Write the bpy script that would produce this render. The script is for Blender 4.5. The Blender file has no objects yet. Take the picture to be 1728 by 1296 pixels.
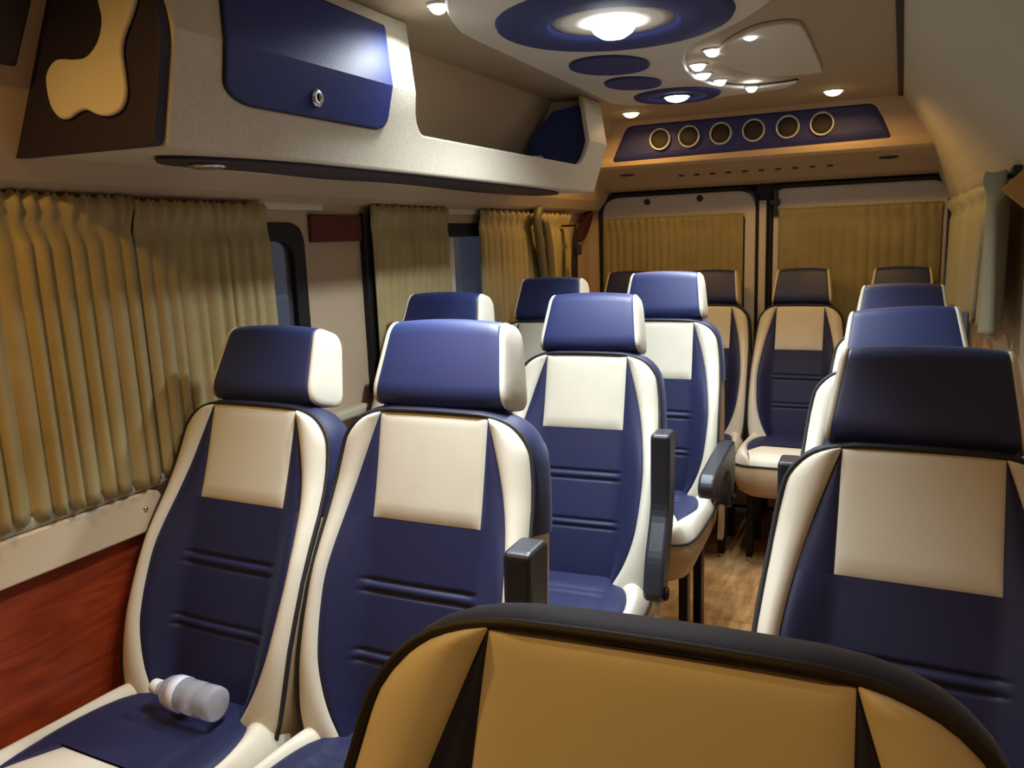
import bpy, bmesh, math, random
from mathutils import Vector, Matrix
PI = math.pi
sc = bpy.context.scene
COL = sc.collection

# ------------------------------------------------------------------ camera, world, exposure
FPX, YAW, PITCH, ROLL = 1371.0, 0.4475, 0.17524, 0.03656
cam_d = bpy.data.cameras.new('camera')
cam = bpy.data.objects.new('camera', cam_d); COL.objects.link(cam)
sc.camera = cam
cam_d.sensor_fit = 'HORIZONTAL'; cam_d.sensor_width = 36.0
cam_d.lens = 36.0 * FPX / 1728.0
cam_d.clip_start = 0.02
_f = Vector((-math.sin(YAW) * math.cos(PITCH), math.cos(YAW) * math.cos(PITCH), -math.sin(PITCH)))
_r0 = Vector((math.cos(YAW), math.sin(YAW), 0)); _u0 = _r0.cross(_f)
_r = _r0 * math.cos(ROLL) - _u0 * math.sin(ROLL); _u = _r0 * math.sin(ROLL) + _u0 * math.cos(ROLL)
cam.matrix_world = Matrix(((_r.x, _u.x, -_f.x, 0), (_r.y, _u.y, -_f.y, 0), (_r.z, _u.z, -_f.z, 1.3198), (0, 0, 0, 1)))

world = bpy.data.worlds.new('night'); sc.world = world; world.use_nodes = True
world.node_tree.nodes['Background'].inputs[0].default_value = (0.6, 0.7, 1.0, 1)
world.node_tree.nodes['Background'].inputs[1].default_value = 0.07
sc.view_settings.view_transform = 'Standard'; sc.view_settings.look = 'None'
sc.view_settings.exposure = 0.2; sc.view_settings.gamma = 1.0; sc.view_settings.use_curve_mapping = False

WHITE_W, SMALL_W, FRONT_LED_W, AMBER_REAR_W, AMBER_FRONT_W = 8.5, 1.2, 1.9, 2.3, 2.2     # lamp powers
COOL, AMBER = (0.86, 0.94, 1.0), (1.0, 0.55, 0.14)
ZC = 1.797            # ceiling height
random.seed(4)

# ------------------------------------------------------------------ materials
def srgb(r, g, b):
    f = lambda c: (c / 255 / 12.92) if c / 255 <= 0.04045 else ((c / 255 + 0.055) / 1.055) ** 2.4
    return (f(r), f(g), f(b), 1)
def mat(name, col, rough=0.6, metal=0.0, bump=0.0, scale=400.0, sheen=0.0, mottle=0.0, mscale=6.0, coat=0.0, spec=None, trans=0.0, ior=1.45):
    m = bpy.data.materials.new(name); m.use_nodes = True
    nt = m.node_tree; p = nt.nodes['Principled BSDF']
    p.inputs['Base Color'].default_value = col; p.inputs['Roughness'].default_value = rough
    p.inputs['Metallic'].default_value = metal; p.inputs['Sheen Weight'].default_value = sheen
    p.inputs['Coat Weight'].default_value = coat
    if sheen: p.inputs['Sheen Roughness'].default_value = 0.4
    if spec is not None: p.inputs['Specular IOR Level'].default_value = spec
    if trans: p.inputs['Transmission Weight'].default_value = trans; p.inputs['IOR'].default_value = ior
    tc = nt.nodes.new('ShaderNodeTexCoord')
    if bump:
        n = nt.nodes.new('ShaderNodeTexNoise'); n.inputs['Scale'].default_value = scale; n.inputs['Detail'].default_value = 2
        b = nt.nodes.new('ShaderNodeBump'); b.inputs['Strength'].default_value = bump; b.inputs['Distance'].default_value = 0.002
        nt.links.new(tc.outputs['Object'], n.inputs['Vector']); nt.links.new(n.outputs['Fac'], b.inputs['Height'])
        nt.links.new(b.outputs['Normal'], p.inputs['Normal'])
    if mottle:
        n = nt.nodes.new('ShaderNodeTexNoise'); n.inputs['Scale'].default_value = mscale; n.inputs['Detail'].default_value = 3
        r = nt.nodes.new('ShaderNodeValToRGB')
        a = 1 - mottle
        r.color_ramp.elements[0].position = 0.3; r.color_ramp.elements[1].position = 0.65
        r.color_ramp.elements[0].color = (col[0] * a, col[1] * a, col[2] * a * 0.97, 1); r.color_ramp.elements[1].color = col
        nt.links.new(tc.outputs['Object'], n.inputs['Vector']); nt.links.new(n.outputs['Fac'], r.inputs['Fac'])
        nt.links.new(r.outputs['Color'], p.inputs['Base Color'])
    return m
M = {}
M['cream'] = mat('cream_leatherette', srgb(222, 216, 198), 0.55, bump=0.08, scale=700, mottle=0.06, mscale=9)
M['navy'] = mat('navy_fabric', srgb(21, 26, 67), 0.6, bump=0.15, scale=900, sheen=0.12)
M['navy_lit'] = mat('navy_headrest_lit', srgb(31, 42, 90), 0.5, bump=0.12, scale=900, sheen=0.25, spec=0.6)  # seat navy made lighter to carry the lamp light on the headrests
for _k in ('navy', 'navy_lit'): M[_k].node_tree.nodes['Principled BSDF'].inputs['Sheen Tint'].default_value = (0.5, 0.66, 1, 1)
M['piping'] = mat('black_piping', srgb(30, 28, 34), 0.6)
M['tan'] = mat('tan_vinyl', srgb(190, 165, 130), 0.5, bump=0.3, scale=350)
M['black_plastic'] = mat('black_plastic', srgb(38, 40, 48), 0.38, bump=0.15, scale=600)
M['black_rubber'] = mat('black_rubber', srgb(18, 18, 20), 0.6)
M['black_metal'] = mat('black_metal', srgb(25, 25, 27), 0.4, 0.5)
M['chrome'] = mat('chrome', srgb(225, 225, 228), 0.18, 1.0)
M['ring'] = mat('satin_ring', srgb(222, 222, 224), 0.3, 0.25)
M['mesh'] = mat('speaker_mesh', srgb(62, 56, 50), 0.3, 0.3, bump=0.8, scale=700)
M['ceiling'] = mat('beige_headliner', srgb(178, 160, 134), 0.85, bump=0.35, scale=500)
M['panel'] = mat('cream_headliner_panel', srgb(212, 206, 192), 0.7, bump=0.3, scale=500)
M['wall'] = mat('beige_wall_lining', srgb(196, 174, 146), 0.7, bump=0.35, scale=450)
M['slope'] = mat('grey_sloped_lining', srgb(196, 188, 168), 0.75, bump=0.35, scale=450)
M['bin'] = mat('cream_textured_vinyl', srgb(222, 213, 192), 0.5, bump=0.3, scale=380, mottle=0.10, mscale=120)
M['bin_navy'] = mat('navy_bin_vinyl', srgb(40, 56, 128), 0.5, bump=0.2, scale=420)
M['end_navy'] = mat('dark_navy_vinyl', srgb(40, 33, 54), 0.55, bump=0.15, scale=420)
M['ceil_navy'] = mat('navy_ceiling_cloth', srgb(44, 54, 112), 0.7, bump=0.4, scale=600)
M['head_navy'] = mat('navy_header_vinyl', srgb(46, 50, 116), 0.45, bump=0.4, scale=500)
M['white_paint'] = mat('white_door_paint', srgb(206, 202, 200), 0.35)
M['sill'] = mat('cream_sill_board', srgb(228, 210, 180), 0.4)
M['ledge'] = mat('grey_ledge_cloth', srgb(190, 182, 160), 0.8, bump=0.3)
M['maroon'] = mat('maroon_trim', srgb(98, 34, 32), 0.6, bump=0.2)
M['maroon_dark'] = mat('dark_maroon_trim', srgb(66, 22, 24), 0.7)
M['tie'] = mat('olive_tie_satin', srgb(104, 98, 76), 0.5)
M['pet'] = mat('clear_plastic', (0.86, 0.9, 1.0, 1), 0.08, trans=0.7, ior=1.3)
M['cap'] = mat('white_cap_plastic', srgb(235, 235, 235), 0.4)
M['label'] = mat('pale_blue_label', srgb(225, 230, 248), 0.5)
M['bag'] = mat('thin_plastic_bag', srgb(190, 200, 220), 0.3)
M['glass'] = mat('tinted_glass', (0.55, 0.6, 0.66, 1), 0.04, trans=0.9, ior=1.45)
M['board'] = mat('tan_board', srgb(186, 146, 78), 0.6, bump=0.2)
M['rail'] = mat('white_rail', srgb(225, 220, 205), 0.4)
M['lever'] = mat('beige_plastic', srgb(205, 180, 150), 0.4)
M['pale_streak'] = mat('pale_streak', srgb(205, 212, 225), 0.6)  # colour of the added streak in the window glass

M['curtain'] = mat('beige_satin_curtain', srgb(182, 166, 118), 0.45, bump=0.2, scale=900, sheen=0.15, mottle=0.12, mscale=14)
M['curtain_door'] = mat('olive_door_curtain', srgb(156, 145, 104), 0.55, bump=0.2, scale=900, mottle=0.16, mscale=9)
M['curtain_grey'] = mat('grey_green_satin', srgb(168, 168, 142), 0.45, bump=0.2, scale=900, sheen=0.2)

def wood_mat(name, dark, light, scale, plank=False, rough=0.35):
    m = mat(name, light, rough)
    nt = m.node_tree; p = nt.nodes['Principled BSDF']
    tc = nt.nodes.new('ShaderNodeTexCoord'); mp = nt.nodes.new('ShaderNodeMapping'); mp.inputs['Scale'].default_value = scale
    n = nt.nodes.new('ShaderNodeTexNoise'); n.inputs['Scale'].default_value = 3; n.inputs['Detail'].default_value = 6; n.inputs['Distortion'].default_value = 1.2
    r = nt.nodes.new('ShaderNodeValToRGB'); r.color_ramp.elements[0].color = dark; r.color_ramp.elements[1].color = light
    r.color_ramp.elements[0].position = 0.3; r.color_ramp.elements[1].position = 0.7
    nt.links.new(tc.outputs['Object'], mp.inputs['Vector']); nt.links.new(mp.outputs['Vector'], n.inputs['Vector']); nt.links.new(n.outputs['Fac'], r.inputs['Fac'])
    last = r.outputs['Color']
    if plank:
        b = nt.nodes.new('ShaderNodeTexBrick'); b.inputs['Scale'].default_value = 4.5; b.inputs['Mortar Size'].default_value = 0.004
        b.inputs['Color1'].default_value = (1, 1, 1, 1); b.inputs['Color2'].default_value = (0.72, 0.68, 0.62, 1); b.inputs['Mortar'].default_value = (0.5, 0.45, 0.4, 1)
        nt.links.new(tc.outputs['Object'], b.inputs['Vector'])
        mx = nt.nodes.new('ShaderNodeMix'); mx.data_type = 'RGBA'; mx.blend_type = 'MULTIPLY'; mx.inputs[0].default_value = 1
        nt.links.new(last, mx.inputs[6]); nt.links.new(b.outputs['Color'], mx.inputs[7]); last = mx.outputs[2]
    nt.links.new(last, p.inputs['Base Color'])
    return m
M['redwood'] = wood_mat('red_wood_panel', srgb(128, 46, 20), srgb(172, 72, 34), (1, 2, 14), rough=0.4)
M['floor'] = wood_mat('wood_look_floor', srgb(150, 112, 70), srgb(196, 156, 106), (10, 1.5, 1), plank=True, rough=0.3)

def emit(name, col, s):
    m = bpy.data.materials.new(name); m.use_nodes = True; nt = m.node_tree
    nt.nodes.remove(nt.nodes['Principled BSDF']); e = nt.nodes.new('ShaderNodeEmission')
    e.inputs[0].default_value = (*col, 1); e.inputs[1].default_value = s
    nt.links.new(e.outputs[0], nt.nodes['Material Output'].inputs[0]); return m
M['glow_white'] = emit('white_led', (0.93, 0.97, 1.0), 14)
M['glow_amber'] = emit('amber_lamp', (1.0, 0.72, 0.36), 9)

# ------------------------------------------------------------------ mesh helpers
class MB:
    def __init__(s): s.v = []; s.f = []
    def add(s, vs, fs):
        o = len(s.v); s.v += [tuple(p) for p in vs]; s.f += [tuple(i + o for i in q) for q in fs]; return s
    def grid(s, rows, closed=False):
        n = len(rows[0]); vs = [p for r in rows for p in r]; fs = []
        for i in range(len(rows) - 1):
            for j in range(n - 1 + (1 if closed else 0)):
                k = (j + 1) % n
                fs.append((i * n + j, i * n + k, (i + 1) * n + k, (i + 1) * n + j))
        return s.add(vs, fs)
    def box(s, a, b):
        x0, y0, z0 = a; x1, y1, z1 = b
        return s.add([(x0, y0, z0), (x1, y0, z0), (x1, y1, z0), (x0, y1, z0), (x0, y0, z1), (x1, y0, z1), (x1, y1, z1), (x0, y1, z1)],
                     [(0, 3, 2, 1), (4, 5, 6, 7), (0, 1, 5, 4), (1, 2, 6, 5), (2, 3, 7, 6), (3, 0, 4, 7)])
    def prism(s, pts, off):           # closed polygon extruded along vector off
        n = len(pts); a = [Vector(p) for p in pts]; b = [p + Vector(off) for p in a]
        return s.add(a + b, [tuple(range(n - 1, -1, -1)), tuple(range(n, 2 * n))] + [(i, (i + 1) % n, n + (i + 1) % n, n + i) for i in range(n)])
    def tube(s, pts, r, n=8, closed=False):
        P = [Vector(p) for p in pts]; rings = []; N = len(P)
        for i, p in enumerate(P):
            t = (P[(i + 1) % N] - P[i - 1]) if closed else (P[min(i + 1, N - 1)] - P[max(i - 1, 0)])
            t.normalize(); a = t.cross(Vector((0.13, 0.31, 0.94)))
            if a.length < 0.05: a = t.cross(Vector((1, 0, 0)))
            a.normalize(); b = t.cross(a)
            rr = r[i] if isinstance(r, (list, tuple)) else r
            rings.append([p + a * rr * math.cos(2 * PI * k / n) + b * rr * math.sin(2 * PI * k / n) for k in range(n)])
        if closed: rings.append(rings[0])
        s.grid(rings, True)
        if not closed:
            s.add(rings[0], [tuple(range(n))]); s.add(rings[-1], [tuple(range(n - 1, -1, -1))])
        return s
    def lathe(s, prof, n=24, c=(0, 0, 0), axis='z'):
        rows = []
        for r, h in prof:
            row = []
            for k in range(n):
                a = 2 * PI * k / n; x, y = r * math.cos(a), r * math.sin(a)
                row.append({'z': (c[0] + x, c[1] + y, c[2] + h), 'y': (c[0] + x, c[1] + h, c[2] + y), 'x': (c[0] + h, c[1] + x, c[2] + y)}[axis])
            rows.append(row)
        s.grid(rows, True); s.add(rows[0], [tuple(range(n))]); s.add(rows[-1], [tuple(range(n - 1, -1, -1))])
        return s
    def build(s, name, m, parent=None, smooth=False, bevel=0.0, weld=True, solid=0.0, segs=2):
        me = bpy.data.meshes.new(name); me.from_pydata(s.v, [], s.f); me.update()
        bm = bmesh.new(); bm.from_mesh(me)
        if weld: bmesh.ops.remove_doubles(bm, verts=bm.verts, dist=1e-5)
        bmesh.ops.recalc_face_normals(bm, faces=bm.faces)
        bm.to_mesh(me); bm.free()
        me.materials.append(m)
        o = bpy.data.objects.new(name, me); COL.objects.link(o)
        if parent: o.parent = parent
        if smooth: me.shade_smooth()
        if bevel:
            b = o.modifiers.new('bevel', 'BEVEL'); b.width = bevel; b.segments = segs; b.limit_method = 'ANGLE'; b.angle_limit = 0.6
        if solid:
            d = o.modifiers.new('solid', 'SOLIDIFY'); d.thickness = solid; d.offset = 0
        return o
def tag(o, label=None, cat=None, group=None, kind=None):
    if label: o['label'] = label
    if cat: o['category'] = cat
    if group: o['group'] = group
    if kind: o['kind'] = kind
    return o
def empty(name, loc=(0, 0, 0), rz=0.0, label=None, cat=None, group=None):
    o = bpy.data.objects.new(name, None); COL.objects.link(o); o.location = loc; o.rotation_euler = (0, 0, rz); o.empty_display_size = 0.05
    return tag(o, label, cat, group)
def struct(o): o['kind'] = 'structure'; return o
def copy_tree(o, parent=None):
    c = o.copy(); COL.objects.link(c); c.parent = parent
    for ch in list(o.children): copy_tree(ch, c)
    return c
def interp(tab, t):
    if t <= tab[0][0]: return tab[0][1]
    for (a, x), (b, y) in zip(tab, tab[1:]):
        if t <= b:
            return x + (y - x) * (t - a) / (b - a)
    return tab[-1][1]
def smooth_tab(tab):                  # catmull-rom densified table
    out = []
    for i in range(len(tab) - 1):
        p0 = tab[max(i - 1, 0)]; p1 = tab[i]; p2 = tab[i + 1]; p3 = tab[min(i + 2, len(tab) - 1)]
        m1 = (p2[1] - p0[1]) / max(p2[0] - p0[0], 1e-6); m2 = (p3[1] - p1[1]) / max(p3[0] - p1[0], 1e-6); h = p2[0] - p1[0]
        for k in range(6):
            s = k / 6
            v = (2 * s**3 - 3 * s**2 + 1) * p1[1] + (s**3 - 2 * s**2 + s) * h * m1 + (-2 * s**3 + 3 * s**2) * p2[1] + (s**3 - s**2) * h * m2
            out.append((p1[0] + h * s, v))
    out.append(tab[-1]); return out
def spline(pts, k=5, closed=False):
    P = [Vector(p) for p in pts]; n = len(P); out = []
    for i in range(n if closed else n - 1):
        if closed: p0, p1, p2, p3 = P[i - 1], P[i], P[(i + 1) % n], P[(i + 2) % n]
        else: p0, p1, p2, p3 = P[max(i - 1, 0)], P[i], P[i + 1], P[min(i + 2, n - 1)]
        for j in range(k):
            s = j / k
            out.append(0.5 * ((2 * p1) + (p2 - p0) * s + (2 * p0 - 5 * p1 + 4 * p2 - p3) * s * s + (3 * p1 - p0 - 3 * p2 + p3) * s**3))
    if not closed: out.append(P[-1])
    return out
def rounded(pts, rad, n=5):           # round the corners of a closed 2D/3D polygon; rad a number or one per corner
    P = [Vector(p) for p in pts]; out = []; N = len(P)
    for i, p in enumerate(P):
        r = rad[i] if isinstance(rad, (list, tuple)) else rad
        if r <= 0: out.append(p); continue
        a = (P[i - 1] - p); b = (P[(i + 1) % N] - p)
        r2 = min(r, a.length * 0.48, b.length * 0.48)
        a = p + a.normalized() * r2; b = p + b.normalized() * r2
        for k in range(n + 1):
            s = k / n; out.append((1 - s)**2 * a + 2 * s * (1 - s) * p + s * s * b)
    return out

# ================================================================== THE SETTING
XL, YR = -1.40, 3.84
# floor, ceiling
struct(MB().box((-1.5, -1.1, -0.05), (0.45, 3.99, 0.0)).build('floor', M['floor']))
struct(MB().box((-1.20, -1.1, ZC), (0.0, 3.56, ZC + 0.05)).build('ceiling', M['ceiling']))
# left wall: lower lining with window openings, upper sloped lining
def wall_slab(name, x0, x1, y0, y1, z0, z1, holes, m):
    ys = sorted(set([y0, y1] + [h[0] for h in holes] + [h[1] for h in holes])); zs = sorted(set([z0, z1] + [h[2] for h in holes] + [h[3] for h in holes]))
    b = MB()
    for i in range(len(ys) - 1):
        for j in range(len(zs) - 1):
            cy, cz = (ys[i] + ys[i + 1]) / 2, (zs[j] + zs[j + 1]) / 2
            if any(h[0] < cy < h[1] and h[2] < cz < h[3] for h in holes): continue
            b.box((x0, ys[i], zs[j]), (x1, ys[i + 1], zs[j + 1]))
    return b.build(name, m)
W1 = (0.30, 1.69, 0.88, 1.372); W2 = (2.02, 3.42, 0.88, 1.372)
struct(wall_slab('wall_left', XL - 0.06, XL, -1.1, 3.95, 0.0, 1.43, [W1, W2], M['wall']))
up = MB().prism([(XL - 0.06, -1.1, 1.42), (XL, -1.1, 1.427), (-1.335, -1.1, 1.447), (-1.304, -1.1, 1.485), (-1.135, -1.1, ZC), (-1.135, -1.1, ZC + 0.05), (XL - 0.06, -1.1, ZC + 0.05)], (0, 5.05, 0))
struct(up.build('wall_left_upper', M['wall'], bevel=0.01))
def window(name, W, extra):
    y0, y1, z0, z1 = W; x = XL
    g = MB().box((x - 0.018, y0, z0), (x - 0.012, y1, z1)).build(name, M['glass']); struct(g)
    t = 0.034; outer = rounded([(x + 0.004, y0 - 0.012, z0 - 0.012), (x + 0.004, y1 + 0.012, z0 - 0.012), (x + 0.004, y1 + 0.012, z1 + 0.012), (x + 0.004, y0 - 0.012, z1 + 0.012)], 0.06)
    inner = rounded([(x + 0.004, y0 + t, z0 + t), (x + 0.004, y1 - t, z0 + t), (x + 0.004, y1 - t, z1 - t), (x + 0.004, y0 + t, z1 - t)], 0.05)
    oo = [p - Vector((0.03, 0, 0)) for p in outer]; ii = [p - Vector((0.03, 0, 0)) for p in inner]
    MB().grid([list(q) for q in zip(outer, inner, ii, oo, outer)] + [[outer[0], inner[0], ii[0], oo[0], outer[0]]]).build('window_seal', M['black_rubber'], g, bevel=0.004)
    for yy in extra:
        MB().box((x - 0.0115, yy, z0 + t), (x - 0.004, yy + 0.03, z1 - t)).build('glass_streak', M['pale_streak'], g)  # pale strip added for a brighter streak in the glass
window('window_1', W1, []); window('window_2', W2, [2.47])
# maroon band, and a dark strip standing in for the shadowed gap beside the pillar
struct(MB().box((XL, 1.722, 1.332), (XL + 0.012, 1.945, 1.404)).build('trim_1', M['maroon'], bevel=0.004))
struct(MB().box((XL, 1.945, 0.6), (XL + 0.02, 1.978, 1.41)).build('shadow_strip', M['black_rubber'], bevel=0.004))
tri = MB().prism(spline([(-1.38, 3.60, 1.30), (-1.385, 3.70, 1.32), (-1.38, 3.78, 1.41), (-1.375, 3.76, 1.45), (-1.37, 3.67, 1.40), (-1.375, 3.6, 1.335)], 4, True), (0.03, 0.0, 0))
struct(tri.build('trim_3', M['maroon_dark'], bevel=0.005))
# sill ledge, sill board, wood panel below
struct(MB().box((XL, -1.0, 0.845), (XL + 0.035, 1.9, 0.872)).build('trim_4', M['ledge'], bevel=0.008))
sb = empty('sill_board', (XL, 0.3, 0.76), 0, 'long cream board screwed along the wall below the left curtain', 'sill board')
pr = rounded([(0.005, -1.1, 0.002), (0.005, 0.845, 0.002), (0.005, 0.845, 0.085), (0.005, -1.1, 0.085)], [0, 0.02, 0.03, 0])
MB().prism(pr, (0.034, 0, 0)).build('board', M['sill'], sb, bevel=0.004)
for yy in (0.80, 0.2, -0.5):
    MB().lathe([(0.0, 0.044), (0.004, 0.043), (0.006, 0.039), (0.006, 0.036)], 12, (0, yy, 0.052), 'x').build('screw', M['chrome'], sb, True)
struct(MB().box((XL + 0.001, -1.0, 0.02), (XL + 0.015, 1.9, 0.80)).build('wall_left_panel', M['redwood']))
# right wall: sloped ruled panel from ceiling seam to curtain line, then lower wall
low = [(-1.1, 0.31, 1.47), (2.4, 0.30, 1.465), (3.0, 0.265, 1.45), (3.45, 0.19, 1.425), (3.85, 0.17, 1.415)]
def low_at(y): return (interp([(a, b) for a, b, c in low], y), interp([(a, c) for a, b, c in low], y))
ys = [-1.1 + 4.95 * i / 40 for i in range(41)]
rows = []
for y in ys:
    lx, lz = low_at(y); k = 0.012
    rows.append([(-0.03, y, ZC + 0.05), (-0.03, y, ZC), (-0.018, y, ZC - 0.003), *[(-0.018 + (lx + 0.018) * s + 0.012 * math.sin(PI * s), y, ZC - 0.003 + (lz - ZC + 0.003) * s) for s in (0.12, 0.3, 0.5, 0.7, 0.88, 1.0)], (lx + 0.05, y, lz), (lx + 0.10, y, ZC + 0.05)])
wr = MB().grid(rows, True); wr.add(rows[0], [tuple(range(len(rows[0])))]); wr.add(rows[-1], [tuple(range(len(rows[0])))])
struct(wr.build('wall_right_upper', M['slope'], smooth=False))
rows = []
for y in ys:
    lx, lz = low_at(y); lb = max(lx + 0.02, 0.26); rows.append([(lx + 0.02, y, lz + 0.01), (lx + 0.02, y, 1.30), (lb, y, 0.95), (lb, y, 0), (lb + 0.06, y, 0), (lb + 0.06, y, lz + 0.01)])
wr = MB().grid(rows, True); wr.add(rows[0], [tuple(range(6))]); wr.add(rows[-1], [tuple(range(6))])
struct(wr.build('wall_right', M['wall']))
struct(MB().box((-0.034, -1.0, ZC - 0.007), (-0.018, 3.45, ZC + 0.002)).build('trim_5', M['piping'], bevel=0.002))
# dark slot at the rear of the sloped panel
slot = MB().prism([(0.020, 3.30, 1.782), (0.020, 3.36, 1.782), (0.080, 3.36, 1.712), (0.080, 3.30, 1.712)], (-0.016, 0, -0.014))
struct(slot.build('trim_6', M['black_rubber'], bevel=0.003))

# rear header
hx0, hx1 = -1.36, 0.16
prof = [(3.462, ZC + 0.04), (3.462, ZC - 0.002), (3.490, 1.655), (3.484, 1.635), (3.488, 1.618), (3.508, 1.606), (3.56, 1.597), (3.66, 1.572), (3.74, 1.538), (3.84, 1.527), (3.98, 1.527), (3.98, ZC + 0.04)]
struct(MB().prism([(hx0, y, z) for y, z in prof], (hx1 - hx0, 0, 0)).build('wall_rear_header', M['wall'], bevel=0.004))
hd = empty('speaker_panel', (-0.6, 3.47, 1.712), 0, 'long navy padded panel on the rear header holding six chrome ringed openings', 'panel')
fp = rounded([(-0.482, 0, 0.074), (0.494, 0, 0.072), (0.548, 0, -0.064), (-0.555, 0, -0.082)], [0.03, 0.03, 0.012, 0.02])
cen = Vector((0, 0, 0))
fy = lambda z: (0.0 - z) * 0.15 * 0 + 0.008 + (0.085 - z) * 0.11
loops = []
for sh, d in ((0, 0.012), (0, -0.004), (0.006, -0.012), (0.016, -0.017), (0.03, -0.019)):
    L = []
    for p in fp:
        q = Vector((p.x - math.copysign(sh, p.x) if abs(p.x) > 0.3 else p.x, 0, p.z - (math.copysign(sh, p.z) if abs(p.z) > 0.03 else 0)))
        L.append((q.x, fy(q.z) + d - 0.002, q.z))
    loops.append(L)
b = MB().grid(loops, True); b.add(loops[-1], [tuple(range(len(fp)))])
b.build('pad', M['head_navy'], hd, smooth=False)
for cx in (-0.933, -0.811, -0.682, -0.553, -0.423, -0.297):
    lx, lz = cx + 0.6, 0.004 + (cx + 0.6) * 0.008; c = (lx, fy(lz) - 0.025, lz)
    rg = MB().lathe([(0.037, 0.004), (0.038, -0.006), (0.041, -0.010), (0.044, -0.008), (0.0455, 0.001), (0.0455, 0.006), (0.037, 0.006)], 36, c, 'y')
    rg.f = [q for q in rg.f if len(q) == 4]
    ro = rg.build('vent_ring', M['ring'], hd, True)
    MB().lathe([(0.0, -0.004), (0.02, -0.0035), (0.0385, -0.002), (0.0385, 0.005)], 30, c, 'y').build('mesh_disc', M['mesh'], ro, True)
# details under the header lip
for x, z, rx in ((-1.12, 1.588, 0.035), (-0.06, 1.586, 0.035)):
    t = MB(); t.lathe([(0.0, -0.006), (0.6, -0.006), (1, -0.003), (1, 0.003)], 20)
    o = t.build('header_slot', M['black_plastic'], None, True); o.scale = (rx, 0.012, 1); o.location = (x, 3.60, z); o.rotation_euler = (0.24, 0, 0)
    tag(o, 'small dark oval slot under the rear header lip, %s end' % ('left' if x < -0.6 else 'right'), 'vent slot', 'slots under the rear header')
ds = MB()
for i in range(10):
    x = -0.90 + i * 0.068
    ds.box((x, 3.645, 1.568), (x + 0.022, 3.66, 1.578))
struct(ds.build('trim_7', M['black_plastic'], bevel=0.002))
# rear wall sides
struct(MB().box((-1.46, 3.85, 0.0), (-1.335, 3.94, 1.54)).build('wall_rear', M['wall'], bevel=0.01))
struct(MB().box((-1.335, 3.89, 1.495), (0.25, 3.94, 1.56)).build('trim_8', M['black_rubber']))

# rear doors
def rear_door(name, x0, x1, rad, gap0, gap1, knobs):
    y = YR; zt = 1.503
    out = rounded([(x0, y, 0.02), (x1, y, 0.02), (x1, y, zt), (x0, y, zt)], [0.01, 0.01, rad[1], rad[0]], 8)
    inn = rounded([(x0 + gap0, y, 0.85), (x1 - gap1, y, 0.85), (x1 - gap1, y, 1.396), (x0 + gap0, y, 1.396)], [0.01, 0.01, 0.03, 0.03], 8)
    off = Vector((0, 0.06, 0)); rowsd = [[a, b2, b2 + off, a + off, a] for a, b2 in zip(out, inn)]; rowsd.append(rowsd[0])
    d = struct(MB().grid(rowsd).build(name, M['white_paint'], bevel=0.008))
    MB().box((x0 + gap0 - 0.01, y + 0.03, 0.84), (x1 - gap1 + 0.01, y + 0.036, 1.40)).build('glass', M['glass'], d)
    inn2 = [Vector((p.x + (0.03 if p.x < (x0 + x1) / 2 else -0.03), y + 0.006, p.z + (0.03 if p.z < 1.1 else -0.03))) for p in inn]
    rowsd = [[a + Vector((0, 0.006, 0)), b2, b2 + Vector((0, 0.02, 0))] for a, b2 in zip(inn, inn2)]; rowsd.append(rowsd[0])
    MB().grid(rowsd).build('window_seal', M['black_rubber'], d, solid=0.004)
    MB().tube([p + Vector((-0.010 if p.x < (x0 + x1) / 2 else 0.010, 0.004, 0.010 if p.z > 1.2 else 0)) for p in out], 0.009, 8, True).build('door_seal', M['black_rubber'], d, True)
    for kx, kz in knobs:
        MB().lathe([(0, -0.012), (0.010, -0.012), (0.014, -0.006), (0.015, 0.0)], 16, (kx, y, kz), 'y').build('knob', M['black_plastic'], d, True)
    return d
dl = rear_door('door_1', -1.322, -0.598, (0.09, 0.09), 0.03, 0.05, [(-1.098, 1.474), (-0.849, 1.477)])
dr = rear_door('door_2', -0.523, 0.165, (0.05, 0.07), 0.05, 0.02, [])
MB().box((-0.765, YR - 0.003, 1.436), (-0.745, YR + 0.002, 1.496)).build('lock_plate', M['white_paint'], dl, bevel=0.003)
MB().box((-0.455, YR - 0.003, 1.426), (-0.435, YR + 0.002, 1.496)).build('lock_plate', M['white_paint'], dr, bevel=0.003)
MB().box((-0.535, YR - 0.03, 1.43), (-0.493, YR + 0.01, 1.455)).build('latch', M['black_plastic'], dr, bevel=0.005)
MB().box((-0.522, YR - 0.022, 1.38), (-0.502, YR + 0.01, 1.50)).build('latch_rod', M['black_plastic'], dr, bevel=0.005)
struct(MB().box((-0.60, YR + 0.02, 0.0), (-0.52, YR + 0.06, 1.53)).build('trim_9', M['black_rubber']))
struct(MB().box((-0.585, YR - 0.004, 0.0), (-0.552, YR + 0.02, 1.455)).build('trim_10', M['white_paint'], bevel=0.006))
# front bulkhead behind the camera (closes the cabin)
struct(MB().box((-1.5, -1.15, 0), (0.45, -1.1, ZC + 0.05)).build('wall_front', M['wall']))

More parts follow.
